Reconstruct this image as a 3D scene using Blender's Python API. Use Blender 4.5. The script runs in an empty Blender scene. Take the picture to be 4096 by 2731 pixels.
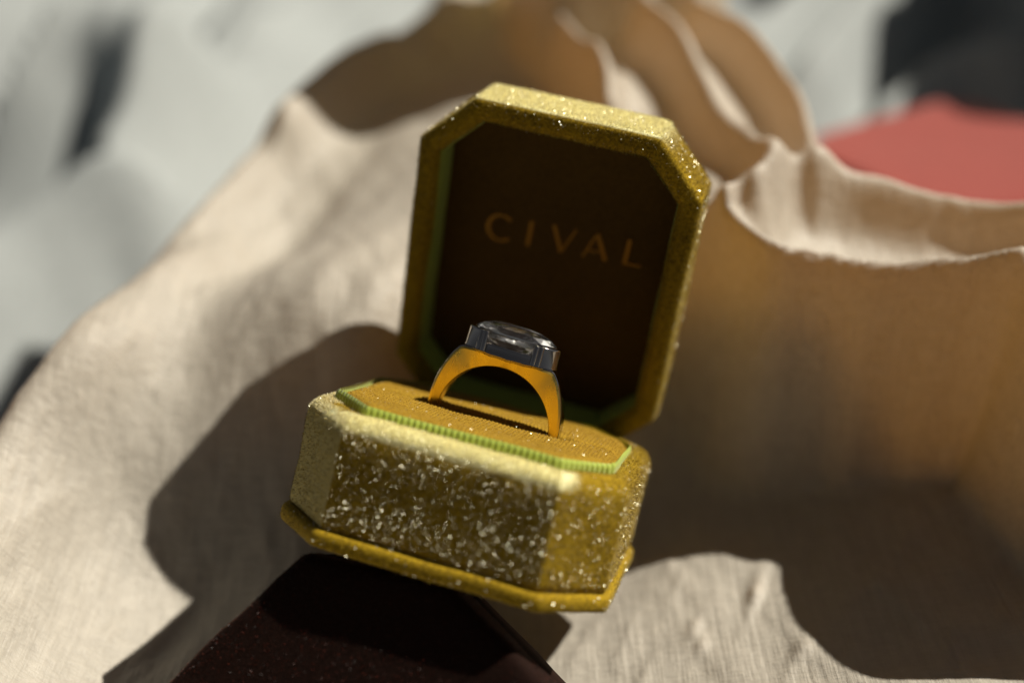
import bpy, bmesh, math, random
import numpy as np
from mathutils import Vector, Matrix, noise as mnoise

random.seed(7); rng = np.random.default_rng(7)
S = 0.001                                    # every coordinate below is in millimetres
sc = bpy.context.scene
col = sc.collection

# ------------------------------------------------------------------ camera, sky, sun, exposure
PITCH = math.radians(32)
F_PX = 4951.24
CAM = Vector((7.1364, -153.2507, 130.7971))
cam_d = bpy.data.cameras.new('camera'); cam = bpy.data.objects.new('camera', cam_d); col.objects.link(cam)
sp, cp = math.sin(PITCH), math.cos(PITCH)
cam.matrix_world = Matrix(((1, 0, 0, CAM.x*S), (0, sp, -cp, CAM.y*S), (0, cp, sp, CAM.z*S), (0, 0, 0, 1)))
cam_d.sensor_width = 36; cam_d.sensor_fit = 'HORIZONTAL'; cam_d.lens = F_PX*36/4096
cam_d.clip_start = 0.005; cam_d.clip_end = 50
cam_d.dof.use_dof = True; cam_d.dof.focus_distance = 0.189; cam_d.dof.aperture_fstop = 4.8
cam_d.dof.aperture_blades = 0
sc.camera = cam

SUN = Vector((0.61, 0.235, 0.755)).normalized()
world = bpy.data.worlds.new('World'); sc.world = world; world.use_nodes = True
wn = world.node_tree; wn.nodes.clear()
wo = wn.nodes.new('ShaderNodeOutputWorld'); bg = wn.nodes.new('ShaderNodeBackground'); sky = wn.nodes.new('ShaderNodeTexSky')
sky.sky_type = 'NISHITA'; sky.sun_disc = False
sky.sun_elevation = math.asin(SUN.z); sky.sun_rotation = math.atan2(SUN.x, SUN.y)
bg.inputs['Strength'].default_value = 0.013
hs = wn.nodes.new('ShaderNodeHueSaturation'); hs.inputs['Saturation'].default_value = 0.3
wn.links.new(sky.outputs[0], hs.inputs['Color']); wn.links.new(hs.outputs[0], bg.inputs['Color']); wn.links.new(bg.outputs[0], wo.inputs['Surface'])
sun_d = bpy.data.lights.new('sun', 'SUN'); sun_d.energy = 5.0; sun_d.angle = math.radians(0.6); sun_d.color = (1, 0.925, 0.79)
sun = bpy.data.objects.new('sun', sun_d); col.objects.link(sun)
sun.rotation_euler = SUN.to_track_quat('Z', 'Y').to_euler(); sun.location = (0.3, 0.3, 0.6)
vs = sc.view_settings; vs.view_transform = 'Standard'; vs.look = 'None'; vs.gamma = 1; vs.exposure = 0.36; vs.use_curve_mapping = False
sc.render.engine = 'CYCLES'
sc.cycles.use_denoising = True
sc.cycles.max_bounces = 10; sc.cycles.transmission_bounces = 10; sc.cycles.glossy_bounces = 6
sc.cycles.sample_clamp_indirect = 6

# pose of the open ring box (its own axes: x along the hinge, y to the back, z up)
BOX = Matrix(((0.952108, 0.205170, 0.226705), (-0.285991, 0.859851, 0.422925), (-0.108161, -0.467506, 0.877348)))

# ------------------------------------------------------------------ helpers
def node_mat(name):
    m = bpy.data.materials.new(name); m.use_nodes = True
    nt = m.node_tree; nt.nodes.clear()
    out = nt.nodes.new('ShaderNodeOutputMaterial')
    return m, nt, out
def N(nt, t, **kw):
    n = nt.nodes.new(t)
    for k, v in kw.items():
        if k.startswith('i_'):
            n.inputs[k[2:].replace('_', ' ')].default_value = v
        else: setattr(n, k, v)
    return n
def tag(o, label=None, cat=None, group=None, kind=None):
    if label: o['label'] = label
    if cat: o['category'] = cat
    if group: o['group'] = group
    if kind: o['kind'] = kind
    return o
def mesh(name, verts, faces, mat, parent=None, smooth=True, mats=None, fmat=None):
    me = bpy.data.meshes.new(name)
    V = (np.asarray(verts, dtype=float)*S).tolist()
    me.from_pydata(V, [], [tuple(int(i) for i in f) for f in faces])
    for mm in ([mat] if mats is None else mats): me.materials.append(mm)
    if fmat is not None: me.polygons.foreach_set('material_index', list(fmat))
    me.polygons.foreach_set('use_smooth', [smooth]*len(me.polygons))
    me.update()
    o = bpy.data.objects.new(name, me); col.objects.link(o)
    if parent: o.parent = parent
    return o
def empty(name, M):
    o = bpy.data.objects.new(name, None); col.objects.link(o); o.empty_display_size = 0.005
    o.matrix_world = M
    return o
def vnoise(x, y, seed, n=64):
    """tileable-free smooth value noise on arrays"""
    r = np.random.default_rng(seed).random((n, n))
    xi = np.floor(x).astype(int); yi = np.floor(y).astype(int); fx = x-xi; fy = y-yi
    fx = fx*fx*(3-2*fx); fy = fy*fy*(3-2*fy)
    a = r[xi % n, yi % n]; b = r[(xi+1) % n, yi % n]; c = r[xi % n, (yi+1) % n]; d = r[(xi+1) % n, (yi+1) % n]
    return (a*(1-fx)+b*fx)*(1-fy)+(c*(1-fx)+d*fx)*fy-0.5

def octagon(w, d, c, r=1.2, seg=5, sub=6, cy=0.0):
    """rounded-corner octagon outline, counter-clockwise, half sizes w and d, chamfer c"""
    P = [(w, -d+c), (w, d-c), (w-c, d), (-w+c, d), (-w, d-c), (-w, -d+c), (-w+c, -d), (w-c, -d)]
    P = [Vector(p) for p in P]; out = []
    for i in range(8):
        a, b, e = P[i-1], P[i], P[(i+1) % 8]
        u = (a-b).normalized(); v = (e-b).normalized(); tl = r*math.tan(math.radians(22.5))
        s, t = b+u*tl, b+v*tl
        for k in range(seg+1):
            q = k/seg
            out.append(s*(1-q)**2+b*2*q*(1-q)+t*q*q)
        t2 = e+(b-e).normalized()*tl
        for k in range(1, sub): out.append(t.lerp(t2, k/sub))
    return [(p.x, p.y+cy) for p in out]
def loft(rings, cap_first=False, cap_last=False):
    n = len(rings[0]); V = [v for r in rings for v in r]; F = []
    for k in range(len(rings)-1):
        for i in range(n):
            j = (i+1) % n; F.append((k*n+i, k*n+j, (k+1)*n+j, (k+1)*n+i))
    if cap_first: F.append(tuple(reversed(range(n))))
    if cap_last: F.append(tuple((len(rings)-1)*n+i for i in range(n)))
    return V, F
def oct_loft(w, d, c, prof, cy=0.0, r=1.2, cap_first=False, cap_last=False, wob=0.0, seed=0, to3=None, sub=6):
    rings = []
    for ins, z in prof:
        o = octagon(w-ins, d-ins, max(c-0.586*ins, 0.5), max(r-ins*0.3, 0.3), cy=cy, sub=sub)
        ring = []
        for (x, y) in o:
            q = Vector((x, y, z))
            if wob:
                q += Vector(mnoise.noise_vector((q+Vector((seed*17.3, 0, 0)))*0.16))*wob
            ring.append(q if to3 is None else to3(q))
        rings.append(ring)
    return loft(rings, cap_first, cap_last)

def pile(name, src, n, length, width, mat, parent, lean=(0, 0, 0), jit=0.5, keep=None, seed=1, rows=0, face=None, spread=0.3, lift=-0.05):
    """short fibres standing on the faces of src, one mesh"""
    me = src.data; me.calc_loop_triangles()
    nt = len(me.loop_triangles)
    co = np.empty(len(me.vertices)*3); me.vertices.foreach_get('co', co); co = co.reshape(-1, 3)/S
    tri = np.empty(nt*3, dtype=np.int32); me.loop_triangles.foreach_get('vertices', tri); tri = tri.reshape(-1, 3)
    a, b, c = co[tri[:, 0]], co[tri[:, 1]], co[tri[:, 2]]
    cr = np.cross(b-a, c-a); ar = np.linalg.norm(cr, axis=1)/2
    nn = cr/(2*ar[:, None]+1e-12)
    if keep is not None: ar = ar*keep((a+b+c)/3, nn)
    R = np.random.default_rng(seed)
    k = R.choice(nt, n, p=ar/ar.sum()); u = R.random(n); v = R.random(n); f = u+v > 1; u[f] = 1-u[f]; v[f] = 1-v[f]
    P = a[k]+(b[k]-a[k])*u[:, None]+(c[k]-a[k])*v[:, None]
    if rows:
        fr = np.abs(nn[k][:, 1]) > 0.8; q = np.round(P[:, 0]/rows)*rows+R.normal(0, rows*0.13, n); P[:, 0] = np.where(fr, q, P[:, 0])
    D = nn[k]+np.array(lean)+R.normal(0, jit, (n, 3)); D /= np.linalg.norm(D, axis=1)[:, None]
    Wd = np.cross(D, R.normal(0, 1, (n, 3))); Wd /= np.linalg.norm(Wd, axis=1)[:, None]+1e-9
    if face is not None:
        fn = np.array(face)/np.linalg.norm(face)+R.normal(0, spread, (n, 3)); fn /= np.linalg.norm(fn, axis=1)[:, None]
        D = np.cross(fn, R.normal(0, 1, (n, 3))); D /= np.linalg.norm(D, axis=1)[:, None]; Wd = np.cross(fn, D)
    L = length*(0.6+0.8*R.random(n))[:, None]; w2 = width*(0.6+0.8*R.random(n))[:, None]
    V = np.empty((n, 3, 3)); P0 = P+nn[k]*lift
    V[:, 0] = P0-Wd*w2/2; V[:, 1] = P0+Wd*w2/2; V[:, 2] = P0+D*L
    V = V.reshape(-1, 3)
    F = np.arange(n*3).reshape(-1, 3)
    o = mesh(name, V, F, mat, parent, smooth=False); o['kind'] = 'stuff'
    return o

# ------------------------------------------------------------------ materials
def velvet(name, base, sheen, base2=None, sheen_w=1.0, sheen_r=0.35, nap=(0, 0, 0), streak=(1, 1, 1), bump=0.35, scale=900):
    m, nt, out = node_mat(name)
    tc = N(nt, 'ShaderNodeTexCoord')
    mp = N(nt, 'ShaderNodeMapping'); mp.inputs['Scale'].default_value = streak
    nt.links.new(tc.outputs['Object'], mp.inputs['Vector'])
    n1 = N(nt, 'ShaderNodeTexNoise', i_Scale=scale*2.2, i_Detail=3.0, i_Roughness=0.7)
    n2 = N(nt, 'ShaderNodeTexNoise', i_Scale=scale*0.16, i_Detail=3.0, i_Roughness=0.6)
    nt.links.new(mp.outputs[0], n1.inputs['Vector']); nt.links.new(mp.outputs[0], n2.inputs['Vector'])
    mx = N(nt, 'ShaderNodeMix', data_type='RGBA')
    b2 = base2 or tuple(0.55*v for v in base)
    mx.inputs[6].default_value = (*b2, 1); mx.inputs[7].default_value = (*base, 1)
    ad = N(nt, 'ShaderNodeMath', operation='ADD')
    n2.inputs['Roughness'].default_value = 0.5
    lo = N(nt, 'ShaderNodeMapRange'); lo.inputs[3].default_value = 0.36; lo.inputs[4].default_value = 0.60
    nt.links.new(n2.outputs['Fac'], lo.inputs[0])
    nt.links.new(n1.outputs['Fac'], ad.inputs[0]); nt.links.new(lo.outputs[0], ad.inputs[1])
    rm = N(nt, 'ShaderNodeMapRange'); rm.inputs[1].default_value = 0.75; rm.inputs[2].default_value = 1.2
    nt.links.new(ad.outputs[0], rm.inputs[0]); nt.links.new(rm.outputs[0], mx.inputs[0])
    bs = N(nt, 'ShaderNodeBsdfPrincipled', i_Roughness=0.9)
    at_ = N(nt, 'ShaderNodeAttribute', attribute_name='painted_sheen'); m2 = N(nt, 'ShaderNodeMix', data_type='RGBA'); m2.inputs[7].default_value = (*[min(0.97, v*0.97+0.06) for v in sheen], 1)  # mask that paints the pale lit sheen into the base colour
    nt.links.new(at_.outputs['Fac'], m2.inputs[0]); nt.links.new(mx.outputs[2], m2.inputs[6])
    bs.inputs['Specular IOR Level'].default_value = 0.15
    nt.links.new(m2.outputs[2], bs.inputs['Base Color'])
    bs.inputs['Sheen Weight'].default_value = sheen_w; bs.inputs['Sheen Roughness'].default_value = sheen_r
    bs.inputs['Sheen Tint'].default_value = (*sheen, 1)
    bp = N(nt, 'ShaderNodeBump', i_Strength=bump, i_Distance=0.0003)
    nt.links.new(ad.outputs[0], bp.inputs['Height'])
    if any(nap):
        vt = N(nt, 'ShaderNodeVectorTransform', vector_type='VECTOR', convert_from='OBJECT', convert_to='WORLD')
        vt.inputs[0].default_value = nap
        va = N(nt, 'ShaderNodeVectorMath', operation='ADD'); vn = N(nt, 'ShaderNodeVectorMath', operation='NORMALIZE')
        nt.links.new(bp.outputs[0], va.inputs[0]); nt.links.new(vt.outputs[0], va.inputs[1]); nt.links.new(va.outputs[0], vn.inputs[0])
        nt.links.new(vn.outputs[0], bs.inputs['Normal'])
    else: nt.links.new(bp.outputs[0], bs.inputs['Normal'])
    nt.links.new(bs.outputs[0], out.inputs['Surface'])
    return m
def simple(name, base, rough=0.5, metal=0.0, spec=0.5, sheen=0.0, bump=None, aniso=0.0, var=None):
    m, nt, out = node_mat(name)
    bs = N(nt, 'ShaderNodeBsdfPrincipled', i_Roughness=rough, i_Metallic=metal)
    bs.inputs['Base Color'].default_value = (*base, 1); bs.inputs['Specular IOR Level'].default_value = spec
    bs.inputs['Sheen Weight'].default_value = sheen
    if bump:
        tc = N(nt, 'ShaderNodeTexCoord'); mp = N(nt, 'ShaderNodeMapping'); mp.inputs['Scale'].default_value = bump[2] if len(bump) > 2 else (1, 1, 1)
        n1 = N(nt, 'ShaderNodeTexNoise', i_Scale=bump[0], i_Detail=4.0)
        bp = N(nt, 'ShaderNodeBump', i_Strength=bump[1], i_Distance=0.0002)
        nt.links.new(tc.outputs['Object'], mp.inputs['Vector']); nt.links.new(mp.outputs[0], n1.inputs['Vector'])
        nt.links.new(n1.outputs['Fac'], bp.inputs['Height']); nt.links.new(bp.outputs[0], bs.inputs['Normal'])
        if var:
            rr = N(nt, 'ShaderNodeMapRange'); rr.inputs[1].default_value = 0.3; rr.inputs[2].default_value = 0.7
            rr.inputs[3].default_value = var[0]; rr.inputs[4].default_value = var[1]
            nt.links.new(n1.outputs['Fac'], rr.inputs[0]); nt.links.new(rr.outputs[0], bs.inputs['Roughness'])
    nt.links.new(bs.outputs[0], out.inputs['Surface'])
    return m
def cloth_mat(name, base, trans, tw, slub=True, rough=0.55, sheen=0.25, spec=0.3, bump=0.5):
    m, nt, out = node_mat(name)
    tc = N(nt, 'ShaderNodeTexCoord')
    mp = N(nt, 'ShaderNodeMapping'); mp.inputs['Rotation'].default_value = (0, 0, math.radians(-22)); mp.inputs['Scale'].default_value = (1, 0.06, 0.3)
    mp2 = N(nt, 'ShaderNodeMapping'); mp2.inputs['Rotation'].default_value = (0, 0, math.radians(-22)); mp2.inputs['Scale'].default_value = (0.12, 1, 0.4)
    for q in (mp, mp2): nt.links.new(tc.outputs['Object'], q.inputs['Vector'])
    a = N(nt, 'ShaderNodeTexNoise', i_Scale=900.0, i_Detail=4.0, i_Roughness=0.65)
    b = N(nt, 'ShaderNodeTexNoise', i_Scale=1500.0, i_Detail=3.0, i_Roughness=0.7)
    c = N(nt, 'ShaderNodeTexNoise', i_Scale=420.0, i_Detail=4.0, i_Roughness=0.6)
    nt.links.new(mp.outputs[0], a.inputs['Vector']); nt.links.new(mp2.outputs[0], b.inputs['Vector']); nt.links.new(tc.outputs['Object'], c.inputs['Vector'])
    s1 = N(nt, 'ShaderNodeMath', operation='MULTIPLY_ADD'); s1.inputs[1].default_value = 0.7
    nt.links.new(b.outputs['Fac'], s1.inputs[0]); nt.links.new(a.outputs['Fac'], s1.inputs[2])
    s2 = N(nt, 'ShaderNodeMath', operation='MULTIPLY_ADD'); s2.inputs[1].default_value = 0.8
    nt.links.new(c.outputs['Fac'], s2.inputs[0]); nt.links.new(s1.outputs[0], s2.inputs[2])
    bp = N(nt, 'ShaderNodeBump', i_Strength=bump, i_Distance=0.0004); nt.links.new(s2.outputs[0], bp.inputs['Height'])
    rm = N(nt, 'ShaderNodeMapRange'); rm.inputs[1].default_value = 0.9; rm.inputs[2].default_value = 1.6
    nt.links.new(s2.outputs[0], rm.inputs[0])
    mx = N(nt, 'ShaderNodeMix', data_type='RGBA'); mx.inputs[6].default_value = (*[v*0.72 for v in base], 1); mx.inputs[7].default_value = (*base, 1)
    nt.links.new(rm.outputs[0], mx.inputs[0])
    bs = N(nt, 'ShaderNodeBsdfPrincipled', i_Roughness=rough); bs.inputs['Specular IOR Level'].default_value = spec
    bs.inputs['Sheen Weight'].default_value = sheen; bs.inputs['Sheen Roughness'].default_value = 0.4
    nt.links.new(mx.outputs[2], bs.inputs['Base Color']); nt.links.new(bp.outputs[0], bs.inputs['Normal'])
    tr = N(nt, 'ShaderNodeBsdfTranslucent'); tr.inputs['Color'].default_value = (*trans, 1); nt.links.new(bp.outputs[0], tr.inputs['Normal'])
    ms = N(nt, 'ShaderNodeMixShader'); ms.inputs[0].default_value = tw
    nt.links.new(bs.outputs[0], ms.inputs[1]); nt.links.new(tr.outputs[0], ms.inputs[2]); nt.links.new(ms.outputs[0], out.inputs['Surface'])
    return m

M_SILK = cloth_mat('cream silk', (0.64, 0.595, 0.515), (0.95, 0.62, 0.20), 0.32, sheen=0.1, spec=0.45, rough=0.45, bump=0.8)
M_SHEET = cloth_mat('white sheet', (0.47, 0.505, 0.51), (0.42, 0.48, 0.52), 0.22, rough=0.8, sheen=0.1, spec=0.15, bump=0.2)
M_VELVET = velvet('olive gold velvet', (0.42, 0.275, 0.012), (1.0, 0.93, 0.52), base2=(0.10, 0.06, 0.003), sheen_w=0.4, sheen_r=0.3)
M_VELVET_IN = velvet('dark brown velvet lining', (0.10, 0.055, 0.012), (0.6, 0.4, 0.15), sheen_w=0.25)
M_CUSHION = velvet('gold ribbed velvet', (0.36, 0.225, 0.02), (1.0, 0.75, 0.25), base2=(0.22, 0.125, 0.01), sheen_w=0.35)
def fibre(name, ca, cb, rough=0.45, spec=0.5, metal=0.0, power=1.0, trans=0.12):
    m, nt, out = node_mat(name)
    g = N(nt, 'ShaderNodeNewGeometry'); pw = N(nt, 'ShaderNodeMath', operation='POWER'); pw.inputs[1].default_value = power
    mx = N(nt, 'ShaderNodeMix', data_type='RGBA'); mx.inputs[6].default_value = (*ca, 1); mx.inputs[7].default_value = (*cb, 1)
    bs = N(nt, 'ShaderNodeBsdfPrincipled', i_Roughness=rough, i_Metallic=metal); bs.inputs['Specular IOR Level'].default_value = spec
    nt.links.new(g.outputs['Random Per Island'], pw.inputs[0]); nt.links.new(pw.outputs[0], mx.inputs[0]); nt.links.new(mx.outputs[2], bs.inputs['Base Color'])
    tr = N(nt, 'ShaderNodeBsdfTranslucent'); nt.links.new(mx.outputs[2], tr.inputs['Color'])
    ms = N(nt, 'ShaderNodeMixShader'); ms.inputs[0].default_value = trans
    nt.links.new(bs.outputs[0], ms.inputs[1]); nt.links.new(tr.outputs[0], ms.inputs[2]); nt.links.new(ms.outputs[0], out.inputs['Surface'])
    return m
M_PILE = fibre('velvet fibre', (0.09, 0.055, 0.004), (0.74, 0.54, 0.08), power=2.0)
M_GLINT = simple('shiny fibre tip', (0.80, 0.78, 0.60), 0.38, metal=1.0)

M_CPILE = fibre('gold fibre', (0.20, 0.11, 0.008), (0.58, 0.37, 0.05))
M_PALE = fibre('pale sheen fibre', (0.90, 0.82, 0.42), (1.0, 0.97, 0.74), trans=0.4)  # cream colour stands in for the sheen of sunlit tops
M_RIBBON = simple('green grosgrain', (0.38, 0.47, 0.07), 0.45, spec=0.35, sheen=0.3, bump=(2500, 0.3))
M_RIBBON2 = simple('green lining', (0.30, 0.38, 0.05), 0.6, spec=0.2, sheen=0.2, bump=(2500, 0.3))
M_GILT = simple('gilt lettering', (0.30, 0.16, 0.035), 0.55, metal=1.0)
M_GOLD = simple('brushed yellow gold', (1.0, 0.72, 0.17), 0.28, metal=1.0, bump=(700, 0.12, (1, 1, 0.35)), var=(0.2, 0.38))
M_WHITE = simple('polished white gold', (0.52, 0.48, 0.44), 0.05, metal=1.0)
M_MAROON = velvet('maroon velvet', (0.012, 0.003, 0.001), (0.6, 0.2, 0.08), sheen_w=0.08, sheen_r=0.3)
M_MPILE = fibre('maroon fibre', (0.006, 0.0015, 0.001), (0.16, 0.022, 0.008), power=3.2)
M_RED = velvet('red velvet', (0.30, 0.03, 0.022), (1.0, 0.7, 0.65), sheen_w=0.6, sheen_r=0.5)
m, nt, out = node_mat('diamond')
gl = N(nt, 'ShaderNodeBsdfGlass', i_Roughness=0.1, i_IOR=2.4); gl.inputs['Color'].default_value = (1, 1, 1, 1)
nt.links.new(gl.outputs[0], out.inputs['Surface']); M_DIAMOND = m

# ------------------------------------------------------------------ pixel (2352-wide view) and height -> world point
def at(px, py, z):
    k = 4096/2352; u = (px*k-2048)/F_PX; v = (py*k-1365.5)/F_PX
    d = Vector((u, -sp*v+cp, -cp*v-sp)); t = (z-CAM.z)/d.z
    return CAM+d*t

# ------------------------------------------------------------------ the silk cloth
def polyline_dist(X, Y, P):
    """distance to polyline, parameter along it, signed side"""
    best = np.full(X.shape, 1e9); side = np.zeros(X.shape); par = np.zeros(X.shape); L = 0.0
    zz = np.zeros(X.shape)
    for (x0, y0, z0), (x1, y1, z1) in zip(P[:-1], P[1:]):
        dx, dy = x1-x0, y1-y0; l2 = dx*dx+dy*dy
        t = np.clip(((X-x0)*dx+(Y-y0)*dy)/l2, 0, 1)
        ex, ey = X-(x0+t*dx), Y-(y0+t*dy); d = np.hypot(ex, ey)
        m = d < best
        best[m] = d[m]; side[m] = (dx*ey-dy*ex)[m]; par[m] = L+(t*math.sqrt(l2))[m]; zz[m] = (z0+t*(z1-z0))[m]
        L += math.sqrt(l2)
    return best, np.sign(side), par, zz
def smooth_poly(P, it=3):
    P = [Vector(p) for p in P]
    for _ in range(it):
        Q = [P[0]]
        for a, b in zip(P[:-1], P[1:]): Q += [a.lerp(b, 0.25), a.lerp(b, 0.75)]
        Q.append(P[-1]); P = Q
    return [tuple(p) for p in P]
def rbf(pts, X, Y):
    P = np.array(pts, float)
    def U(r2): return 0.5*r2*np.log(r2+1e-6)
    n = len(P); d2 = (P[:, None, 0]-P[None, :, 0])**2+(P[:, None, 1]-P[None, :, 1])**2
    A = np.zeros((n+3, n+3)); A[:n, :n] = U(d2)+np.eye(n)*40; A[:n, n] = 1; A[:n, n+1:] = P[:, :2]; A[n:, :n] = A[:n, n:].T
    w = np.linalg.solve(A, np.r_[P[:, 2], 0, 0, 0])
    H = w[n]+w[n+1]*X+w[n+2]*Y
    for i in range(n): H = H+w[i]*U((X-P[i, 0])**2+(Y-P[i, 1])**2)
    return H

LEFT = [(-100, -80, 10), (-88, -30, 11)]+[tuple(at(px, py, z)) for px, py, z in ((0, 950, 12), (150, 815, 13), (300, 680, 14), (400, 580, 15), (500, 480, 16), (610, 350, 18), (720, 230, 21), (850, 130, 25), (1000, 40, 30), (1060, -80, 34))]
R1 = [tuple(at(px, py, z)) for px, py, z in ((1655, 455, 36), (1690, 500, 35), (1780, 555, 34), (1885, 610, 29.5), (1990, 592, 32), (2150, 560, 35), (2352, 560, 36.5), (2600, 600, 38))]+[(114, 5, 38), (112, -25, 37)]
R2 = [tuple(at(px, py, z)) for px, py, z in ((1720, 470, 33), (1800, 430, 33), (1900, 428, 33), (2050, 440, 33), (2200, 455, 33), (2352, 478, 33), (2700, 540, 33))]
R3 = [tuple(at(px, py, z)) for px, py, z in ((1400, -60, 44), (1480, 40, 43), (1580, 140, 42), (1690, 250, 41), (1755, 340, 39), (1780, 420, 36), (1740, 470, 34))]
R4 = [tuple(at(px, py, z)) for px, py, z in ((1480, -60, 44), (1590, 20, 44), (1720, 95, 43), (1830, 175, 42), (1856, 260, 39), (1868, 350, 36), (1870, 425, 34))]
R5 = [tuple(at(px, py, z)) for px, py, z in ((1220, -60, 46), (1300, 40, 45), (1370, 130, 43), (1392, 180, 41), (1396, 260, 36), (1400, 340, 28))]
FLOOR = [(-12, -50, -26), (-16, 18, -22), (0, 0, -25), (20, 30, -24), (20, -45, -23), (34, 10, -19.5), (44, 12, -17.5), (50, -8, -17), (48, -35, -16), (40, -70, -16),
         (-55, 10, -20), (-60, -22, -16), (-30, 0, -22), (-38, -45, -21), (-66, -60, -10), (-38, 32, 3), (-27, 40, 16), (-44, 42, 8), (-19, 50, 20), (-12, 64, 20), (-38, 78, 10), (-22, 105, 20), (0, 115, 26), (6, 64, 14), (30, 62, 8), (0, -90, -28),
         (60, 25, -14), (68, 0, -13), (80, 20, -10), (82, -20, -10), (74, -34, -9), (60, -50, -12), (84, -60, -8), (0, -160, -30), (60, -160, -22), (-70, -160, -14), (0, -230, -30)]
PLAT = [(45, 75, 30), (20, 110, 34), (35, 130, 36), (55, 85, 30), (72, 46, 22), (90, 44, 23), (118, -50, 8), (125, 20, 32), (116, -110, 6)]
WALL = [(116, -160, 4), (114, -90, 5), (110, -45, 6), (106, -18, 18), (101, -8, 40), (97, 2, 42), (94, 14, 41)]+list(reversed(R1[:7]))+[(38, 58, 36), (31, 70, 35), (27, 80, 36)]+list(reversed(R5[:-1]))+[(5, 200, 48)]
SLUBS = [((1735, 1345, -15), 2.2, 0.9, 1.0), ((1600, 1400, -15), 3.0, 1.0, 0.8), ((1615, 1440, -15), 2.0, 0.8, 0.8), ((1480, 1500, -15), 5.0, 0.7, 0.5), ((1560, 1300, -15), 4.0, 0.6, 0.45),
         ((1850, 1450, -12), 2.2, 1.2, 0.8), ((300, 1500, -17), 4.0, 1.0, 0.7), ((250, 1430, -17), 5.0, 0.8, 0.6), ((430, 1130, -20), 4.0, 0.8, 0.5), ((150, 1250, -12), 6.0, 0.9, 0.6), ((520, 900, -12), 5.0, 0.9, 0.6)]
SLUBS += [((random.uniform(0, 700), random.uniform(700, 1560), -15), random.uniform(2, 8), random.uniform(0.6, 1.1), random.uniform(0.25, 0.6)) for _ in range(40)]
SLUBS += [((random.uniform(1280, 2300), random.uniform(1000, 1560), -14), random.uniform(3, 9), random.uniform(0.5, 0.9), random.uniform(0.2, 0.5)) for _ in range(30)]
def silk_height(X, Y):
    fl = FLOOR+[(q[0], q[1], q[2]-6) for q in LEFT[1::2]]
    pl = PLAT+[(q[0], q[1], q[2]-6) for L in (R1[:7:2], R2[1::2], R3[::2], R4[::2], R5[::2], WALL[:7]) for q in L]
    Fl = rbf(fl, X, Y); Pl = rbf(pl, X, Y)
    wd, wsd, wpar, wz = polyline_dist(X, Y, smooth_poly(WALL))
    width = 3.0+0.9*vnoise(wpar/11+3, X*0+2, 41)+0.7*vnoise(wpar/4+3, X*0+6, 42)
    wi = np.where(wsd < 0, 1.0, np.exp(-(wd/np.maximum(width, 2.2))**1.8))
    top = np.where(wsd < 0, Pl, np.minimum(Pl, wz+2))
    H = Fl+(np.maximum(top, Fl)-Fl)*wi
    def ridge(P, amp, wf, wb, sharp=1.0, fade=1.0):
        nonlocal H
        P = smooth_poly(P); d, s, par, zz = polyline_dist(X, Y, P)
        w = np.where(s > 0, wb, wf)
        g = np.exp(-(d/w)**2*sharp)
        t = np.clip(par/max(par.max(), 1e-3), 0, 1); H = H+amp*g*(1+(fade-1)*t*t)
        return d, s, par
    # rolled crests: steep on the near side
    ridge(R1[:7], 6.5, 2.6, 3.5); ridge(R2, 8, 3.5, 6); ridge(R3, 12, 3.4, 4.0, fade=0.45); ridge(R4, 11, 3.0, 4, fade=0.35); ridge(R5[:-1], 10, 3.0, 3.6)
    d, s, par, zz = polyline_dist(X, Y, smooth_poly(LEFT)); H = H+8*np.exp(-(d/9)**2)
    ridge([tuple(at(px, py, z)) for px, py, z in ((960, 150, 24), (880, 230, 16), (800, 330, 8), (750, 430, 2), (690, 530, -3))], 7, 5.5, 8)
    # long soft ripples running down the left slope
    c, sn = math.cos(math.radians(62)), math.sin(math.radians(62))
    u = X*c+Y*sn; v = -X*sn+Y*c
    wl = 1/(1+np.exp((X+22)/8))
    H = H+wl*(7.5*vnoise(v/15+7, u/60+3, 11)+3.0*vnoise(v/6+3, u/34+9, 12))
    H = H+1.6*vnoise(X/16+9, Y/16+5, 13)+0.6*vnoise(X/6+9, Y/6+5, 14)+0.35*vnoise((X*0.93+Y*0.37)/2.2, (-X*0.37+Y*0.93)/14+5, 15)
    for (px, py, z), L_, w_, a_ in SLUBS:    # slubs: thick knots spun into the thread
        q = at(px, py, z); dx, dy = X-q.x, Y-q.y; t_ = 0.40*dx+0.917*dy; n_ = 0.917*dx-0.40*dy
        H = H+a_*np.exp(-(t_/L_)**2-(n_/w_)**2)
    # unseen peak of cloth added behind the folds to shade the left slope
    sm = lambda q: np.clip(q, 0, 1)**2*(3-2*np.clip(q, 0, 1))
    H = H+90*sm((Y-127-0.12*np.abs(X-25))/20)*sm((X-9)/12)*sm((66-X)/12)
    # the outside of the left crest and of the back folds drops away
    out_l = np.where(s > 0, d, 0)
    H = H-1.6*out_l*out_l/(out_l+6)
    BR = smooth_poly(R4[:-1]+R2[3:]); d2, s2, _, _ = polyline_dist(X, Y, BR)
    out_r = np.where((s2 > 0) & (X > 20) & (Y > 20), d2, 0)
    H = H-3.0*out_r*out_r/(out_r+1.5)
    return H
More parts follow.
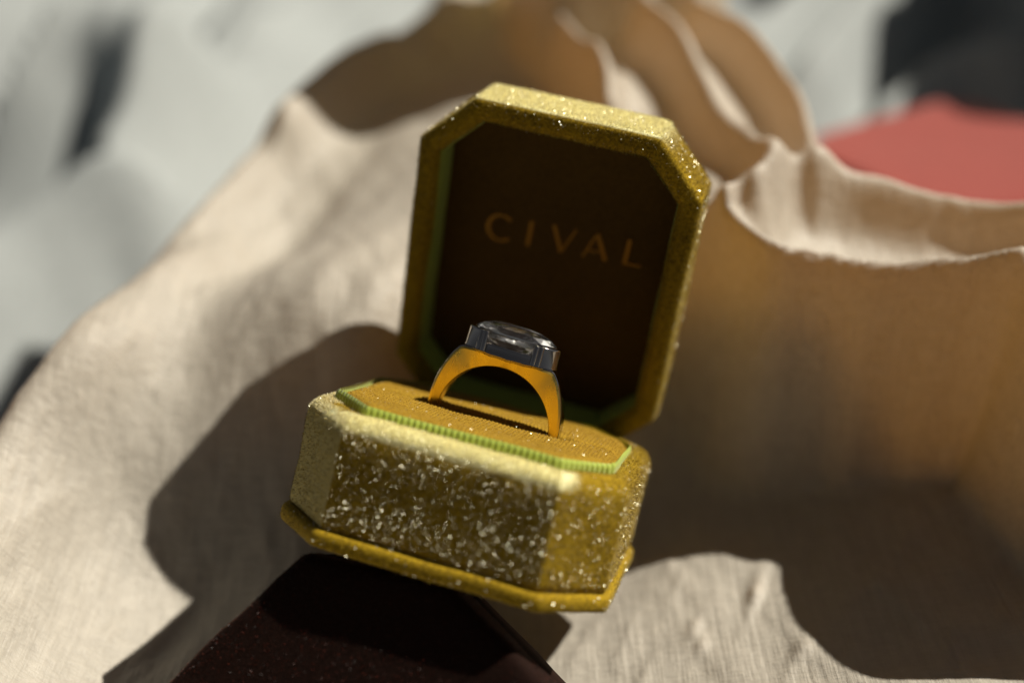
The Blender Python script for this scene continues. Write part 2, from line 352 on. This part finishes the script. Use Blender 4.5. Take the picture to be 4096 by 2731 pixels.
def under(H, X, Y, Minv, w, d, c, zb, M):
    """press the cloth down below the underside of a box (plane z = zb in the frame M)"""
    n = M.to_3x3() @ Vector((0, 0, 1)); o = M @ Vector((0, 0, zb))
    zp = o.z-(n.x*(X-o.x)+n.y*(Y-o.y))/n.z
    x = np.zeros(X.shape); y = np.zeros(X.shape)
    for i in range(2):
        r = Minv[i]; q = r[0]*X+r[1]*Y+r[2]*zp+r[3]
        if i == 0: x = q
        else: y = q
    inside = np.maximum(np.maximum(np.abs(x)-w, np.abs(y)-d), (np.abs(x)+np.abs(y)-(w+d-c))*0.707)
    lim = zp-0.15+np.maximum(inside-1.0, 0)*2.2
    return np.minimum(H, lim)

# pose of the maroon box: its top plane runs forward from the near bottom edge of the ring box
edge = BOX @ Vector((-16, -22.5, -2.9)); ex = BOX @ Vector((1, 0, 0))
ee = math.radians(49); mn = ex.cross(Vector((0, -math.cos(ee), -math.sin(ee)))).normalized()
if mn.z < 0: mn = -mn
def on_maroon(px, py):
    k = 4096/2352; u = (px*k-2048)/F_PX; v = (py*k-1365.5)/F_PX
    d = Vector((u, -sp*v+cp, -cp*v-sp)); return CAM+d*((edge-CAM).dot(mn)/d.dot(mn))
mp0, mp1, mp2, mp3 = [on_maroon(*q) for q in ((690, 1268), (380, 1568), (1035, 1345), (1250, 1568))]
mu = (mp1-mp0).normalized(); mv = (mp3-mp2).normalized()
my = -(mu+mv).normalized(); mx_ = my.cross(mn).normalized(); my = mn.cross(mx_)
MW = 33.0
MAR = Matrix(((mx_.x, my.x, mn.x, 0), (mx_.y, my.y, mn.y, 0), (mx_.z, my.z, mn.z, 0), (0, 0, 0, 1)))
mc = (mp0+mp2)/2
MAR.translation = mc
_L = [MAR.inverted() @ q for q in (mp0, mp1, mp2, mp3)]
_u = (_L[1]-_L[0]).normalized(); _v = (_L[3]-_L[2]).normalized()
_a, _b = _L[0]+_u*34, _L[2]+_v*30
MPOLY = [(q.x, q.y) for q in (_L[2], _L[0], _a, _a+Vector((5, -5, 0)), _b+Vector((-5, -5, 0)), _b)]
YB = BOX.to_4x4()

def grid_mesh(name, x0, x1, y0, y1, st, hf, mat):
    xs = np.arange(x0, x1, st); ys = np.arange(y0, y1, st); X, Y = np.meshgrid(xs, ys, indexing='ij'); H = hf(X, Y)
    V = np.stack([X, Y, H], -1).reshape(-1, 3); nx, ny = X.shape
    i = np.arange(nx-1)[:, None]*ny+np.arange(ny-1)[None, :]; i = i.reshape(-1)
    F = np.stack([i, i+ny, i+ny+1, i+1], 1)
    return mesh(name, V, F, mat)
def silk(X, Y):
    H = silk_height(X, Y)
    if min(H.shape) > 3 and abs(X[1, 0]-X[0, 0]) < 1:
        for _ in range(2):                   # relax the mesh across the sharp crests
            G = H.copy(); G[1:-1, 1:-1] = (H[1:-1, 1:-1]*2+H[:-2, 1:-1]+H[2:, 1:-1]+H[1:-1, :-2]+H[1:-1, 2:])/6; H = G
    H = under(H, X, Y, YB.inverted(), 26, 25.5, 9, -2.6, YB)
    return H
def blocker_height(X, Y):
    H = silk(X, Y)
    for a in range(12):                      # stay well inside the steep falls of the cloth
        for r in (3, 6): H = np.minimum(H, silk(X+r*math.cos(a*math.pi/6), Y+r*math.sin(a*math.pi/6)))
    return H-2.5-30*np.clip((Y-38)/30, 0, 1)-30*np.clip((X-62)/20, 0, 1)  # lowered at the back and right so sun still glows through the cloth
blocker = grid_mesh('light_blocker', -150, 160, -230, 120, 2.5, blocker_height, simple('dark light blocker', (0.05, 0.04, 0.03), 0.9)); tag(blocker, kind='structure')  # unseen layer added under the silk to stop sunlight coming through
silk_o = grid_mesh('silk_cloth', -135, 150, -230, 190, 0.56, silk, M_SILK)
tag(silk_o, 'cream slubbed silk cloth lying in folds under the open ring box', 'cloth')

# ------------------------------------------------------------------ the white sheet behind
SHEET_FOLDS = [(a, wl, wr, smooth_poly([tuple(at(px, py, -12 if P[0][0] > 1200 else -46)) for px, py in P])) for a, wl, wr, P in (
    (15, 9, 26, ((200, 345), (300, 290), (430, 205), (580, 105), (740, -20), (860, -120))),
    (17, 10, 24, ((250, 500), (330, 455), (450, 345), (640, 250), (780, 180), (960, 80), (1080, -30))),
    (13, 9, 24, ((-150, 520), (0, 455), (130, 390), (260, 340))),
    (12, 10, 26, ((-60, 690), (60, 640), (210, 590), (360, 570))),
    (9, 9, 22, ((-100, 250), (120, 140), (300, 60), (460, -80))),
    (12, 8, 20, ((60, 400), (180, 270), (330, 160), (480, 60), (620, -60))),
    (11, 8, 18, ((300, 380), (420, 290), (560, 210), (700, 110), (860, 10), (960, -80))),
    (10, 8, 18, ((-80, 380), (60, 300), (170, 230), (260, 130), (360, 40))),
    (14, 8, 16, ((1600, 260), (1700, 170), (1840, 70), (1980, -40))),
    (14, 8, 16, ((1760, 330), (1900, 160), (2060, 60), (2200, -60))),
    (12, 8, 16, ((2020, 260), (2180, 190), (2330, 150), (2500, 60))))]
def sheet(X, Y):
    q_ = np.clip((30-X)/70, 0, 1); q_ = q_*q_*(3-2*q_)
    H = -30-34*q_+10*vnoise(X/70+2.3, Y/120+5, 21)+5*vnoise(X/24+3, Y/50+8, 23)
    wx = X+9*vnoise(X/40+1, Y/40+2, 28); wy = Y+9*vnoise(X/40+5, Y/40+7, 29)
    for amp, wl, wr, P in SHEET_FOLDS:
        d, s_, par, _ = polyline_dist(wx, wy, P)
        a = 1.8*amp*(0.5+1.0*np.clip(0.5+1.3*vnoise(par/45+amp, par*0+wl, 24), 0, 1))*(0.3+0.7)
        H = H+a*np.exp(-(d/np.where(s_ > 0, wl*(0.62+0.5*(P[0][0] < 0)), wr*(1+0.4*(P[0][0] < 0))))**2)
    u = X*0.33+Y*0.94; v = -X*0.94+Y*0.33
    m = np.clip((X-70)/110, 0, 1); m = m*m*(3-2*m)
    h1 = np.clip((X-185)/55, 0, 1); h1 = h1*h1*(3-2*h1); h2 = np.clip((Y-150)/70, 0, 1); h2 = h2*h2*(3-2*h2)
    return H+m*np.clip((Y-120)/80, 0, 1)*(10+20*vnoise(v/22+3, u/70, 25))+h1*h2*(150+40*vnoise(X/40, Y/40, 26))  # last term: tall hump out of view, added to shade the sheet
def sheet_full(X, Y):
    H = sheet(X, Y)
    d, sd, _, _ = polyline_dist(X, Y, [(-120, -190, 0)]+LEFT+[(40, 330, 0), (60, 1500, 0)])
    BR = [(120, 1500, 0), (90, 330, 0)]+R4[:-1]+R2[3:]+[(320, 40, 0), (900, -80, 0)]
    d2, s2, _, _ = polyline_dist(X, Y, BR)
    inl = np.where(sd < 0, d, -d); inr = np.where(s2 < 0, d2, -d2)
    q = np.clip(np.minimum(inl, inr)/14, 0, 1); q = q*q*(3-2*q)
    q = np.where(Y > 240, 0, q)
    return H*(1-q)-70*q
sheet_o = grid_mesh('white_sheet', -420, 520, -150, 900, 2.6, sheet_full, M_SHEET); tag(sheet_o, kind='structure')

# ------------------------------------------------------------------ the open ring box
box = empty('ring_box', Matrix.Diagonal((1, 1, 1, 1)) @ YB)
tag(box, 'open octagonal olive gold velvet ring box with CIVAL in its lid', 'ring box')
W, D, C, H0 = 25.0, 24.48, 8.77, 15.74
prof = [(3, 0.2), (0.8, 0.0), (0.15, 0.5), (0, 1.4), (0.05, 4), (0.1, 8), (0.05, 12), (0.0, H0-1.2), (0.25, H0-0.2), (0.8, H0+0.7), (1.6, H0+1.3), (2.6, H0+1.5), (3.6, H0+1.35), (4.2, H0+0.8), (4.6, H0-1.5), (4.8, H0-6)]
V, F = oct_loft(W, D, C, prof, r=0.9, wob=0.2, seed=1)
shell = mesh('base_shell', V, F, M_VELVET, box)
V, F = oct_loft(W+0.9, D+0.9, C+0.3, [(6, 0.15), (0.5, 0.1), (0.12, -0.25), (0, -0.8), (0, -1.7), (0.2, -2.3), (0.9, -2.55), (8, -2.55)], r=2.4, wob=0.2, seed=2, cap_last=True); F = [tuple(reversed(f)) for f in F]
plate = mesh('base_plate', V, F, M_VELVET, box)
pile('velvet_pile', shell, 110000, 0.40, 0.06, M_PILE, shell, jit=0.45, seed=3, rows=0.52, keep=lambda c, n: (c[:, 2] > 0.3)*1.0)
GL = tuple((BOX.transposed() @ SUN)+Vector((0.2, -0.93, 0.2)))     # glints set by shape: fibre tips turned halfway between sun and camera
pile('fibre_glints', shell, 8000, 0.13, 0.062, M_GLINT, shell, seed=4, rows=0.52, face=GL, spread=0.33, lift=0.3, keep=lambda c, n: ((c[:, 2] > 0.8)*1.0)*(0.08+1.0*(n[:, 1] < -0.8)+0.3*((n[:, 0] > 0.5)&(n[:, 1] < -0.5))))
pile('velvet_pile', plate, 22000, 0.40, 0.06, M_PILE, plate, jit=0.5, seed=5)
pile('fibre_glints', plate, 900, 0.3, 0.12, M_GLINT, plate, seed=6, face=GL, spread=0.35, lift=0.2)

def painted_sheen(o, fn):
    a = o.data.attributes.new('painted_sheen', 'FLOAT', 'POINT')
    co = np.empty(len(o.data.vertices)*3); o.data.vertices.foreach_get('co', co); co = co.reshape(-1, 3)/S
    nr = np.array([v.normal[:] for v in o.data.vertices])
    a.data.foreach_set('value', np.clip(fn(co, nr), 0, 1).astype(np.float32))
# sunlit sheen painted along the near rim, bounce light on the left chamfer
painted_sheen(shell, lambda c, n: 0.85*np.clip((c[:, 2]-H0+0.9)/0.8, 0, 1)*np.clip((-D+4.5-c[:, 1])/1.5+(c[:, 0] < -19), 0, 1)*np.clip((18.5-c[:, 0])/2, 0, 1)+0.28*((n[:, 0] < -0.5)&(n[:, 1] < -0.3)))
# cushion: ribbed velvet pad with a slit for the ring
CY, CW, CD, CC = -3.2, 21.6, 17.0, 7.0
ZC = H0+3.0; SLIT = -3.6
def cushion():
    xs = np.linspace(-CW, CW, 400); ys = np.r_[np.linspace(CY-CD, SLIT-1.35, 34), np.linspace(SLIT-1.3, SLIT+1.3, 12), np.linspace(SLIT+1.35, CY+CD, 34)]
    X, Y = np.meshgrid(xs, ys, indexing='ij')
    # squeeze the columns so that the grid fills the octagon
    yy = np.abs(Y-CY); wx = np.where(yy > CD-CC, CW-(yy-(CD-CC)), CW); Xo = X*wx/CW
    e = np.minimum(wx-np.abs(Xo), CD-yy); edge_f = np.clip(e/2.6, 0, 1)
    Z = ZC-1.5*(1-edge_f)**2.2
    sd = np.abs(Y-SLIT)
    slitx = np.clip((13.2-np.abs(Xo-0.5))/1.2, 0, 1)
    lip = 1/(1+np.exp((sd-1.15)/0.12))
    Z = Z-slitx*(8.0*lip+0.55*np.exp(-((sd-1.2)/1.1)**2))
    Z = Z-(1-slitx)*0.6*np.exp(-(sd/0.8)**2)
    Z = Z+0.07*np.sin(Xo*2*math.pi/0.62)*(1-lip)+0.25*vnoise(Xo/5+9, Y/4+3, 31)
    Vv = np.stack([Xo, Y, Z], -1).reshape(-1, 3); nx, ny = X.shape
    i = (np.arange(nx-1)[:, None]*ny+np.arange(ny-1)[None, :]).reshape(-1)
    return Vv, np.stack([i, i+ny, i+ny+1, i+1], 1)
V, F = cushion(); cush = mesh('cushion', V, F, M_CUSHION, box)
pile('gold_pile', cush, 45000, 0.24, 0.05, M_CPILE, cush, jit=0.5, seed=7, keep=lambda c, n: (c[:, 2] > ZC-2)*1.0)
pile('fibre_glints', cush, 350, 0.2, 0.07, M_GLINT, cush, face=GL, spread=0.6, lift=0.15, seed=8, keep=lambda c, n: (c[:, 2] > ZC-2)*1.0)
def ribbon(name, w, d, c, cy, z0, z1, period, amp, mat, parent, to3=None, r=1.4, inward=False):
    o = octagon(w, d, c, r, seg=8, sub=2, cy=cy); o.append(o[0])
    pts = [Vector(p) for p in o]; P = []; Nn = []; L = 0; Ls = []
    for a, b in zip(pts[:-1], pts[1:]):
        l = (b-a).length; n = max(1, int(l/(period/8))); t = (b-a)/l
        for k in range(n): P.append(a.lerp(b, k/n)); Nn.append(Vector((t.y, -t.x))); Ls.append(L+l*k/n)
        L += l
    # smooth normals
    m = len(P); Ns = []
    for i in range(m):
        s = Vector((0, 0))
        for j in range(-6, 7): s += Nn[(i+j) % m]
        Ns.append(s.normalized()*(-1 if inward else 1))
    rows = 9; V = []; per = L/round(L/period)
    for k in range(rows):
        q = k/(rows-1); z = z0+(z1-z0)*q; bul = math.sqrt(max(0, 1-(2*q-1)**4))
        for i in range(m):
            rib = abs(math.sin(math.pi*Ls[i]/per))**0.8; kk = int(Ls[i]/per)
            o_ = (0.25*bul+amp*(0.55+0.9*mnoise.noise((Ls[i]*0.13, 3.1, z0))+0.45)*(rib-0.5)*min(1, bul*1.6))+0.05*math.sin(kk*12.9898)
            x, y = P[i]+Ns[i]*o_
            q3 = Vector((x, y, z+0.12*math.sin(Ls[i]*0.21+1))); V.append(q3 if to3 is None else to3(q3))
    F = []
    for k in range(rows-1):
        for i in range(m):
            j = (i+1) % m; F.append((k*m+i, k*m+j, (k+1)*m+j, (k+1)*m+i))
    return mesh(name, V, F, mat, parent)
trim = ribbon('ribbon_trim', CW+0.1, CD+0.1, CC, CY, H0-0.2, ZC-0.15, 0.95, 0.24, M_RIBBON, cush)
trim['label'] = 'green ribbed grosgrain ribbon round the cushion'

# lid: its own plane, hinged on the back edge and leaning forward
PHI = math.radians(69.69); LO = Vector((0, 22.584, 13.021)); LW, LD, LC, LH = 23.72, 57.427, 8.58, 11.92
def lid3(q):  # (x, t-centre, depth) -> box axes
    t = q.y+LD/2; n = q.z
    return LO+Vector((q.x, -t*math.cos(PHI)+n*math.sin(PHI), t*math.sin(PHI)+n*math.cos(PHI)))
prof = [(3.9, 1.2), (3.6, 0.7), (3.4, 0.75), (3.2, 0.2), (2.6, -0.05), (1.6, -0.1), (0.8, 0.0), (0.25, 0.35), (0, 1.0), (0, 4), (0.05, 8), (0.0, LH-1.4), (0.4, LH-0.4), (1.4, LH), (6, LH+0.1)]
V, F = oct_loft(LW, LD/2, LC, prof, r=1.1, wob=0.25, seed=4, to3=lid3, cap_last=True); F = [tuple(reversed(f)) for f in F]
lid = mesh('lid', V, F, M_VELVET, box); painted_sheen(lid, lambda c, n: 0.9*np.clip((c[:, 2]-58)/3, 0, 1)*np.clip((n[:, 2]-0.55)/0.25, 0, 1)*np.clip((17.5-c[:, 0])/2.5, 0, 1)*np.clip((c[:, 0]+19)/3, 0, 1)); lid['label'] = 'open lid of olive gold velvet leaning over the cushion'  # sunlit sheen painted pale on the top of the lid
V, F = oct_loft(LW, LD/2, LC, [(3.85, 7.7), (3.6, 7.75), (0.8, 7.9)][:1]+[(6, 7.75), (12, 7.8)], r=1.5, wob=0.15, seed=5, to3=lid3, cap_last=True)
lining = mesh('lid_lining', V, F, M_VELVET_IN, lid); lining['label'] = 'dark brown velvet lining inside the lid'
ribbon('ribbon_lining', LW-3.75, LD/2-3.75, LC-2.2, 0, 0.9, 7.9, 0.95, 0.16, M_RIBBON2, lid, to3=lid3, r=1.0, inward=True)
pile('velvet_pile', lid, 90000, 0.42, 0.06, M_PILE, lid, jit=0.5, seed=9, keep=lambda c, n: (n[:, 1] < 0.75)*1.0)
pile('painted_sheen_pile', shell, 40000, 0.42, 0.06, M_PALE, shell, jit=0.6, seed=14, keep=lambda c, n: (c[:, 2] > H0-0.5)*((n[:, 1] < 0.2))*((c[:, 0] < 16)*1.0)*((c[:, 1] < -D+3.2)*1.0+(c[:, 0] < -20)*0.6))  # cream fibres added to paint the bright sheen of the near rim
pile('painted_sheen_pile', lid, 40000, 0.45, 0.06, M_PALE, lid, jit=0.6, seed=15, keep=lambda c, n: (c[:, 2] > 58)*(n[:, 2] > 0.75)*(np.abs(c[:, 0]) < 16.5)*1.0)  # same painted sheen for the lid top
pile('fibre_glints', lid, 1100, 0.25, 0.10, M_GLINT, lid, seed=10, face=GL, spread=0.4, lift=0.25, keep=lambda c, n: (n[:, 1] < 0.75)*(1.0*(c[:, 2] > 55)+0.2))
# hinge panel between base and lid
V = []; F = []
for k, (y, z) in enumerate(((CY+CD-0.3, ZC-1.0), (17, ZC-2.0), (20, 14.6), (22.4, 12.8), (24.2, 12.0))):
    for x in np.linspace(-15.5, 15.5, 12): V.append((x, y, z))
for k in range(4):
    for i in range(11): F.append((k*12+i, k*12+i+1, (k+1)*12+i+1, (k+1)*12+i))
mesh('hinge_panel', V, F, M_VELVET_IN, box)

# gilt lettering on the lid lining
def stroke(a, b, w):
    a, b = Vector(a), Vector(b); t = (b-a).normalized(); n = Vector((-t.y, t.x))*w/2
    return [a-n, b-n, b+n, a+n]
def letter_mesh(name, polys):
    V = []; F = []
    for P in polys:
        k = len(V); n = len(P)
        for zz in (7.55, 7.72):
            for p in P: V.append(lid3(Vector((p.x, p.y-LD/2, zz))))
        F.append(tuple(range(k, k+n))); F.append(tuple(reversed(range(k+n, k+2*n))))
        for i in range(n): F.append((k+i, k+n+i, k+n+(i+1) % n, k+(i+1) % n))
    return mesh(name, V, F, M_GILT, lid, smooth=False)
def base_t(x): return 32.0+0.045*x
HC = 4.5
polys = []
cx, ct, rr = -9.7, base_t(-9.7)+HC/2, 2.3
arc = [math.radians(45+i*270/18) for i in range(19)]
for a0, a1 in zip(arc[:-1], arc[1:]):
    th = 0.35+0.35*abs(math.sin((a0+a1)/2-math.pi/2))
    polys.append([Vector((cx+(rr+s)*math.cos(a), ct+(rr+s)*math.sin(a))) for a, s in ((a0, -th/2), (a0, th/2), (a1, th/2), (a1, -th/2))])
letter_mesh('letter_c', polys)
b = base_t(-4.5); letter_mesh('letter_i', [stroke((-4.6, b), (-4.4, b+HC), 0.75)])
b = base_t(1.4); letter_mesh('letter_v', [stroke((-0.5, b+HC), (1.4, b), 0.75), stroke((1.4, b), (3.4, b+HC+0.1), 0.4)])
b = base_t(7.2); letter_mesh('letter_a', [stroke((5.2, b-0.1), (7.1, b+HC), 0.4), stroke((7.1, b+HC), (9.2, b+0.1), 0.75), stroke((6.0, b+1.3), (8.5, b+1.4), 0.3)])
b = base_t(12.8); letter_mesh('letter_l', [stroke((12.5, b), (12.7, b+HC), 0.75), stroke((12.4, b+0.15), (15.3, b+0.3), 0.35)])

# ------------------------------------------------------------------ the ring
RT0 = 2.5                                   # band depth (front to back)
ring = empty('diamond_ring', YB @ Matrix.Translation((0.8, SLIT, ZC+0.0)) @ Matrix.Rotation(math.radians(2.4), 4, 'Y'))
ring.matrix_world.translation *= S
box.matrix_world.translation *= S
tag(ring, 'yellow and white gold diamond ring standing in the cushion slit', 'ring')
IR, IZ = 9.1, -0.85                         # inner circle, relative to the cushion top
PROF = [(10.75, -1.0), (10.72, 0.5), (10.52, 2.7), (10.05, 5.0), (9.3, 7.1), (8.45, 8.8), (7.75, 9.75), (7.3, 10.0), (6.3, 10.1), (3, 10.2), (0, 10.22)]
_pa = [math.atan2(z-IZ, x) for x, z in PROF]; _pr = [math.hypot(x, z-IZ) for x, z in PROF]
def ring_outer(a):
    a = (a+math.pi) % (2*math.pi)-math.pi
    if a > math.pi/2: a = math.pi-a
    if a < -math.pi/2: a = -math.pi-a
    if a < _pa[0]: return 10.7
    return float(np.interp(a, _pa, _pr))
NA = 360; V = []; F = []; fm = []
for i in range(NA):
    a = 2*math.pi*i/NA; ro = ring_outer(a); ri = IR
    c, s = math.cos(a), math.sin(a); RT = RT0+2.9*max(0, s)**0.8   # the band widens towards the setting
    cap = 0.12+0.4*max(0, s)**6             # white gold skin, thicker on the flat top
    tw = RT*0.5-0.35-0.4*max(0, s)
    sec = [(ri+0.1, -tw), (ro-cap-0.34, -RT/2), (ro-cap, -RT/2+0.16), (ro-0.12, -RT/2+0.22), (ro-0.03, -RT/2+0.34), (ro, -RT/2+0.6), (ro, RT/2-0.25), (ro-0.15, RT/2), (ri+0.12, RT/2), (ri, RT/2-0.15), (ri, -tw+0.15)]
    for r, y in sec: V.append((r*c, y, IZ+r*s))
m_ = 11
for i in range(NA):
    j = (i+1) % NA
    for k in range(m_):
        l = (k+1) % m_
        F.append((i*m_+k, i*m_+l, j*m_+l, j*m_+k)); fm.append(1 if k in (2, 3, 4, 5, 6) else 0)
band = mesh('band', V, F, None, ring, mats=[M_GOLD, M_WHITE], fmat=fm)
for pl in band.data.polygons: pl.use_smooth = True
try:
    band.data.set_sharp_from_angle(angle=math.radians(13))
except Exception: pass
band['label'] = 'yellow gold band with a white gold outer skin'
# setting: bezel caps and gallery rail
TOPZ = 10.15
SX, SY = 6.6, 3.0                           # stone half length and half width
def stone_outline(a, k=1.0, ins=0.0):
    c, s = math.cos(a), math.sin(a); e = 2.0
    x = SX*math.copysign(abs(c)**(2/1.75), c); y = SY*math.copysign(abs(s)**(2/2.1), s)
    return Vector((x*k*(1-ins/SX), y*k*(1-ins/SY)))
def wall(name, a0, a1, t_in, t_out, z0, z1, n=28, mat=M_WHITE, lip=0.25):
    rb = min(0.34, (t_out-t_in)*0.45); prof = [(t_out+0.16, z0), (t_out+0.05, z0+0.25), (t_out, z1-rb-0.1)]+[(t_out-rb*(1-math.cos(q*math.pi/10)), z1-rb*(1-math.sin(q*math.pi/10))) for q in range(0, 6)]+[(t_in+0.05, z1-0.02), (t_in, z1-lip), (t_in, z0)]
    V = []; F = []; m = len(prof)
    for i in range(n+1):
        a = a0+(a1-a0)*i/n; p = stone_outline(a); nrm = (stone_outline(a+0.01)-stone_outline(a-0.01)); nrm = Vector((nrm.y, -nrm.x)).normalized()
        for t, z in prof: V.append((p.x+nrm.x*t, p.y+nrm.y*t, z))
    for i in range(n):
        for k in range(m):
            l = (k+1) % m; F.append((i*m+k, i*m+l, (i+1)*m+l, (i+1)*m+k))
    F.append(tuple(range(m))); F.append(tuple(reversed([n*m+k for k in range(m)])))
    o = mesh(name, V, F, mat, ring)
    try: o.data.set_sharp_from_angle(angle=math.radians(55))
    except Exception: pass
    return o
rd = math.radians
wall('bezel_cap', rd(-53), rd(53), -0.25, 0.85, TOPZ-0.05, TOPZ+3.15)
wall('bezel_cap', rd(127), rd(233), -0.25, 0.85, TOPZ-0.05, TOPZ+3.15)
wall('gallery_rail', rd(0), rd(359.9), -0.5, 0.35, TOPZ-0.05, TOPZ+1.35, n=90)
for sx in (-1, 1):
    for sy in (-1, 1):                      # fluted prongs where the caps end
        for q, off in ((0, 0), (1, 7.5)):
            a = math.atan2(sy*math.sin(rd(51-off)), sx*math.cos(rd(51-off))); p = stone_outline(a); V = []; F = []
            nrm = (stone_outline(a+0.01)-stone_outline(a-0.01)); nrm = Vector((nrm.y, -nrm.x)).normalized(); p = p+nrm*0.55
            for z, r in ((TOPZ-0.05, 0.5), (TOPZ+2.8, 0.46), (TOPZ+3.05, 0.36), (TOPZ+3.15, 0.05)):
                for i in range(12): V.append((p.x+r*math.cos(i*math.pi/6), p.y+r*math.sin(i*math.pi/6), z))
            for k in range(3):
                for i in range(12): F.append((k*12+i, k*12+(i+1) % 12, (k+1)*12+(i+1) % 12, (k+1)*12+i))
            mesh('prong', V, F, M_WHITE, ring)
# stone: faceted elongated brilliant
nS = 16; V = []; F = []
GZ = TOPZ+3.1
def sring(k, z, ph=0.0):
    base = len(V)
    for i in range(nS):
        p = stone_outline(2*math.pi*(i+ph)/nS, k); V.append((p.x, p.y, z))
    return base
g0 = sring(1.0, GZ); g1 = sring(1.0, GZ+0.22); c1 = sring(0.84, GZ+0.95, 0.5); t1 = sring(0.6, GZ+1.5)
p1 = sring(0.5, GZ-1.75, 0.5); V.append((0, 0, GZ-3.0)); cul = len(V)-1
for i in range(nS):
    j = (i+1) % nS
    F.append((g0+i, g0+j, g1+j, g1+i))
    F.append((g1+i, g1+j, c1+i)); F.append((c1+i, g1+j, c1+j))
    F.append((c1+i, c1+j, t1+j)); F.append((t1+i, c1+i, t1+j))
    F.append((g0+j, g0+i, p1+i)); F.append((g0+j, p1+i, p1+j)); F.append((p1+j, p1+i, cul))
F.append(tuple(t1+i for i in range(nS)))
stone = mesh('diamond', V, F, M_DIAMOND, ring, smooth=False); stone['label'] = 'clear elongated diamond held in half bezels'

# ------------------------------------------------------------------ other boxes
def round_poly(P, ins, r, seg=5, sub=8):
    P = [Vector(p) for p in P]; n = len(P); Q = []
    for i in range(n):                       # inset a convex counter-clockwise polygon
        a, b, c = P[i-1], P[i], P[(i+1) % n]
        u = (b-a).normalized(); v = (c-b).normalized(); nu = Vector((-u.y, u.x)); nv = Vector((-v.y, v.x))
        k = 1+nu.dot(nv); Q.append(b+(nu+nv)*(ins/k))
    out = []
    for i in range(n):
        a, b, e = Q[i-1], Q[i], Q[(i+1) % n]; s_ = b+(a-b).normalized()*r; t_ = b+(e-b).normalized()*r
        for k in range(seg+1):
            q = k/seg; out.append(s_*(1-q)**2+b*2*q*(1-q)+t_*q*q)
        e2 = e+(b-e).normalized()*r
        for k in range(1, sub): out.append(t_.lerp(e2, k/sub))
    return out
def poly_loft(P, prof, wob, seed, cap_first=False, cap_last=False):
    rings = []
    for ins, z in prof:
        ring = []
        for p in round_poly(P, ins, 1.2):
            q = Vector((p.x, p.y, z)); q += Vector(mnoise.noise_vector((q+Vector((seed*11.7, 0, 0)))*0.2))*wob; ring.append(q)
        rings.append(ring)
    V, F = loft(rings, cap_first, cap_last)
    return V, [tuple(reversed(f)) for f in F]
def closed_box(name, M, P, h, mat, label, pile_mat=None, npile=0, split=None):
    root = empty(name, M); root.matrix_world.translation *= S
    tag(root, label, 'jewellery box')
    V, F = poly_loft(P, [(6, -0.15), (2.5, -0.05), (1.2, -0.12), (0.5, -0.4), (0.1, -1.0), (0, -2), (0, -h*0.45), (0.35, -h*0.46)], 0.35, len(label), cap_first=True)
    l = mesh('lid', V, F, mat, root)
    V, F = poly_loft(P, [(0.6, -h*0.462), (0.2, -h*0.47), (0.2, -h+1), (0.8, -h), (6, -h)], 0.3, len(label)+1, cap_last=True)
    mesh('base', V, F, mat, root)
    if npile:
        pile('velvet_pile', l, npile, 0.42, 0.06, pile_mat, l, jit=0.6, seed=12)
    return root
closed_box('velvet_box', MAR, MPOLY, 17, M_MAROON, 'dark maroon velvet box propping the near edge of the open ring box', M_MPILE, 26000)
ra = at(1868, 345, 0); rb_ = at(2050, 432, 0)
rx = (rb_-ra).normalized(); rn = Vector((0, 0, 1)); ry = rn.cross(rx)
RM = Matrix(((rx.x, ry.x, 0, 0), (rx.y, ry.y, 0, 0), (0, 0, 1, 0), (0, 0, 0, 1)))
RM.translation = (ra+rb_)/2+rx*8+ry*33+Vector((0, 0, 0))
RPOLY = [(30, -24), (30, 24), (21, 33), (-21, 33), (-30, 24), (-30, -24), (-21, -33), (21, -33)]
closed_box('velvet_box', RM, RPOLY, 24, M_RED, 'bright red velvet box lying on the white sheet behind the silk folds')
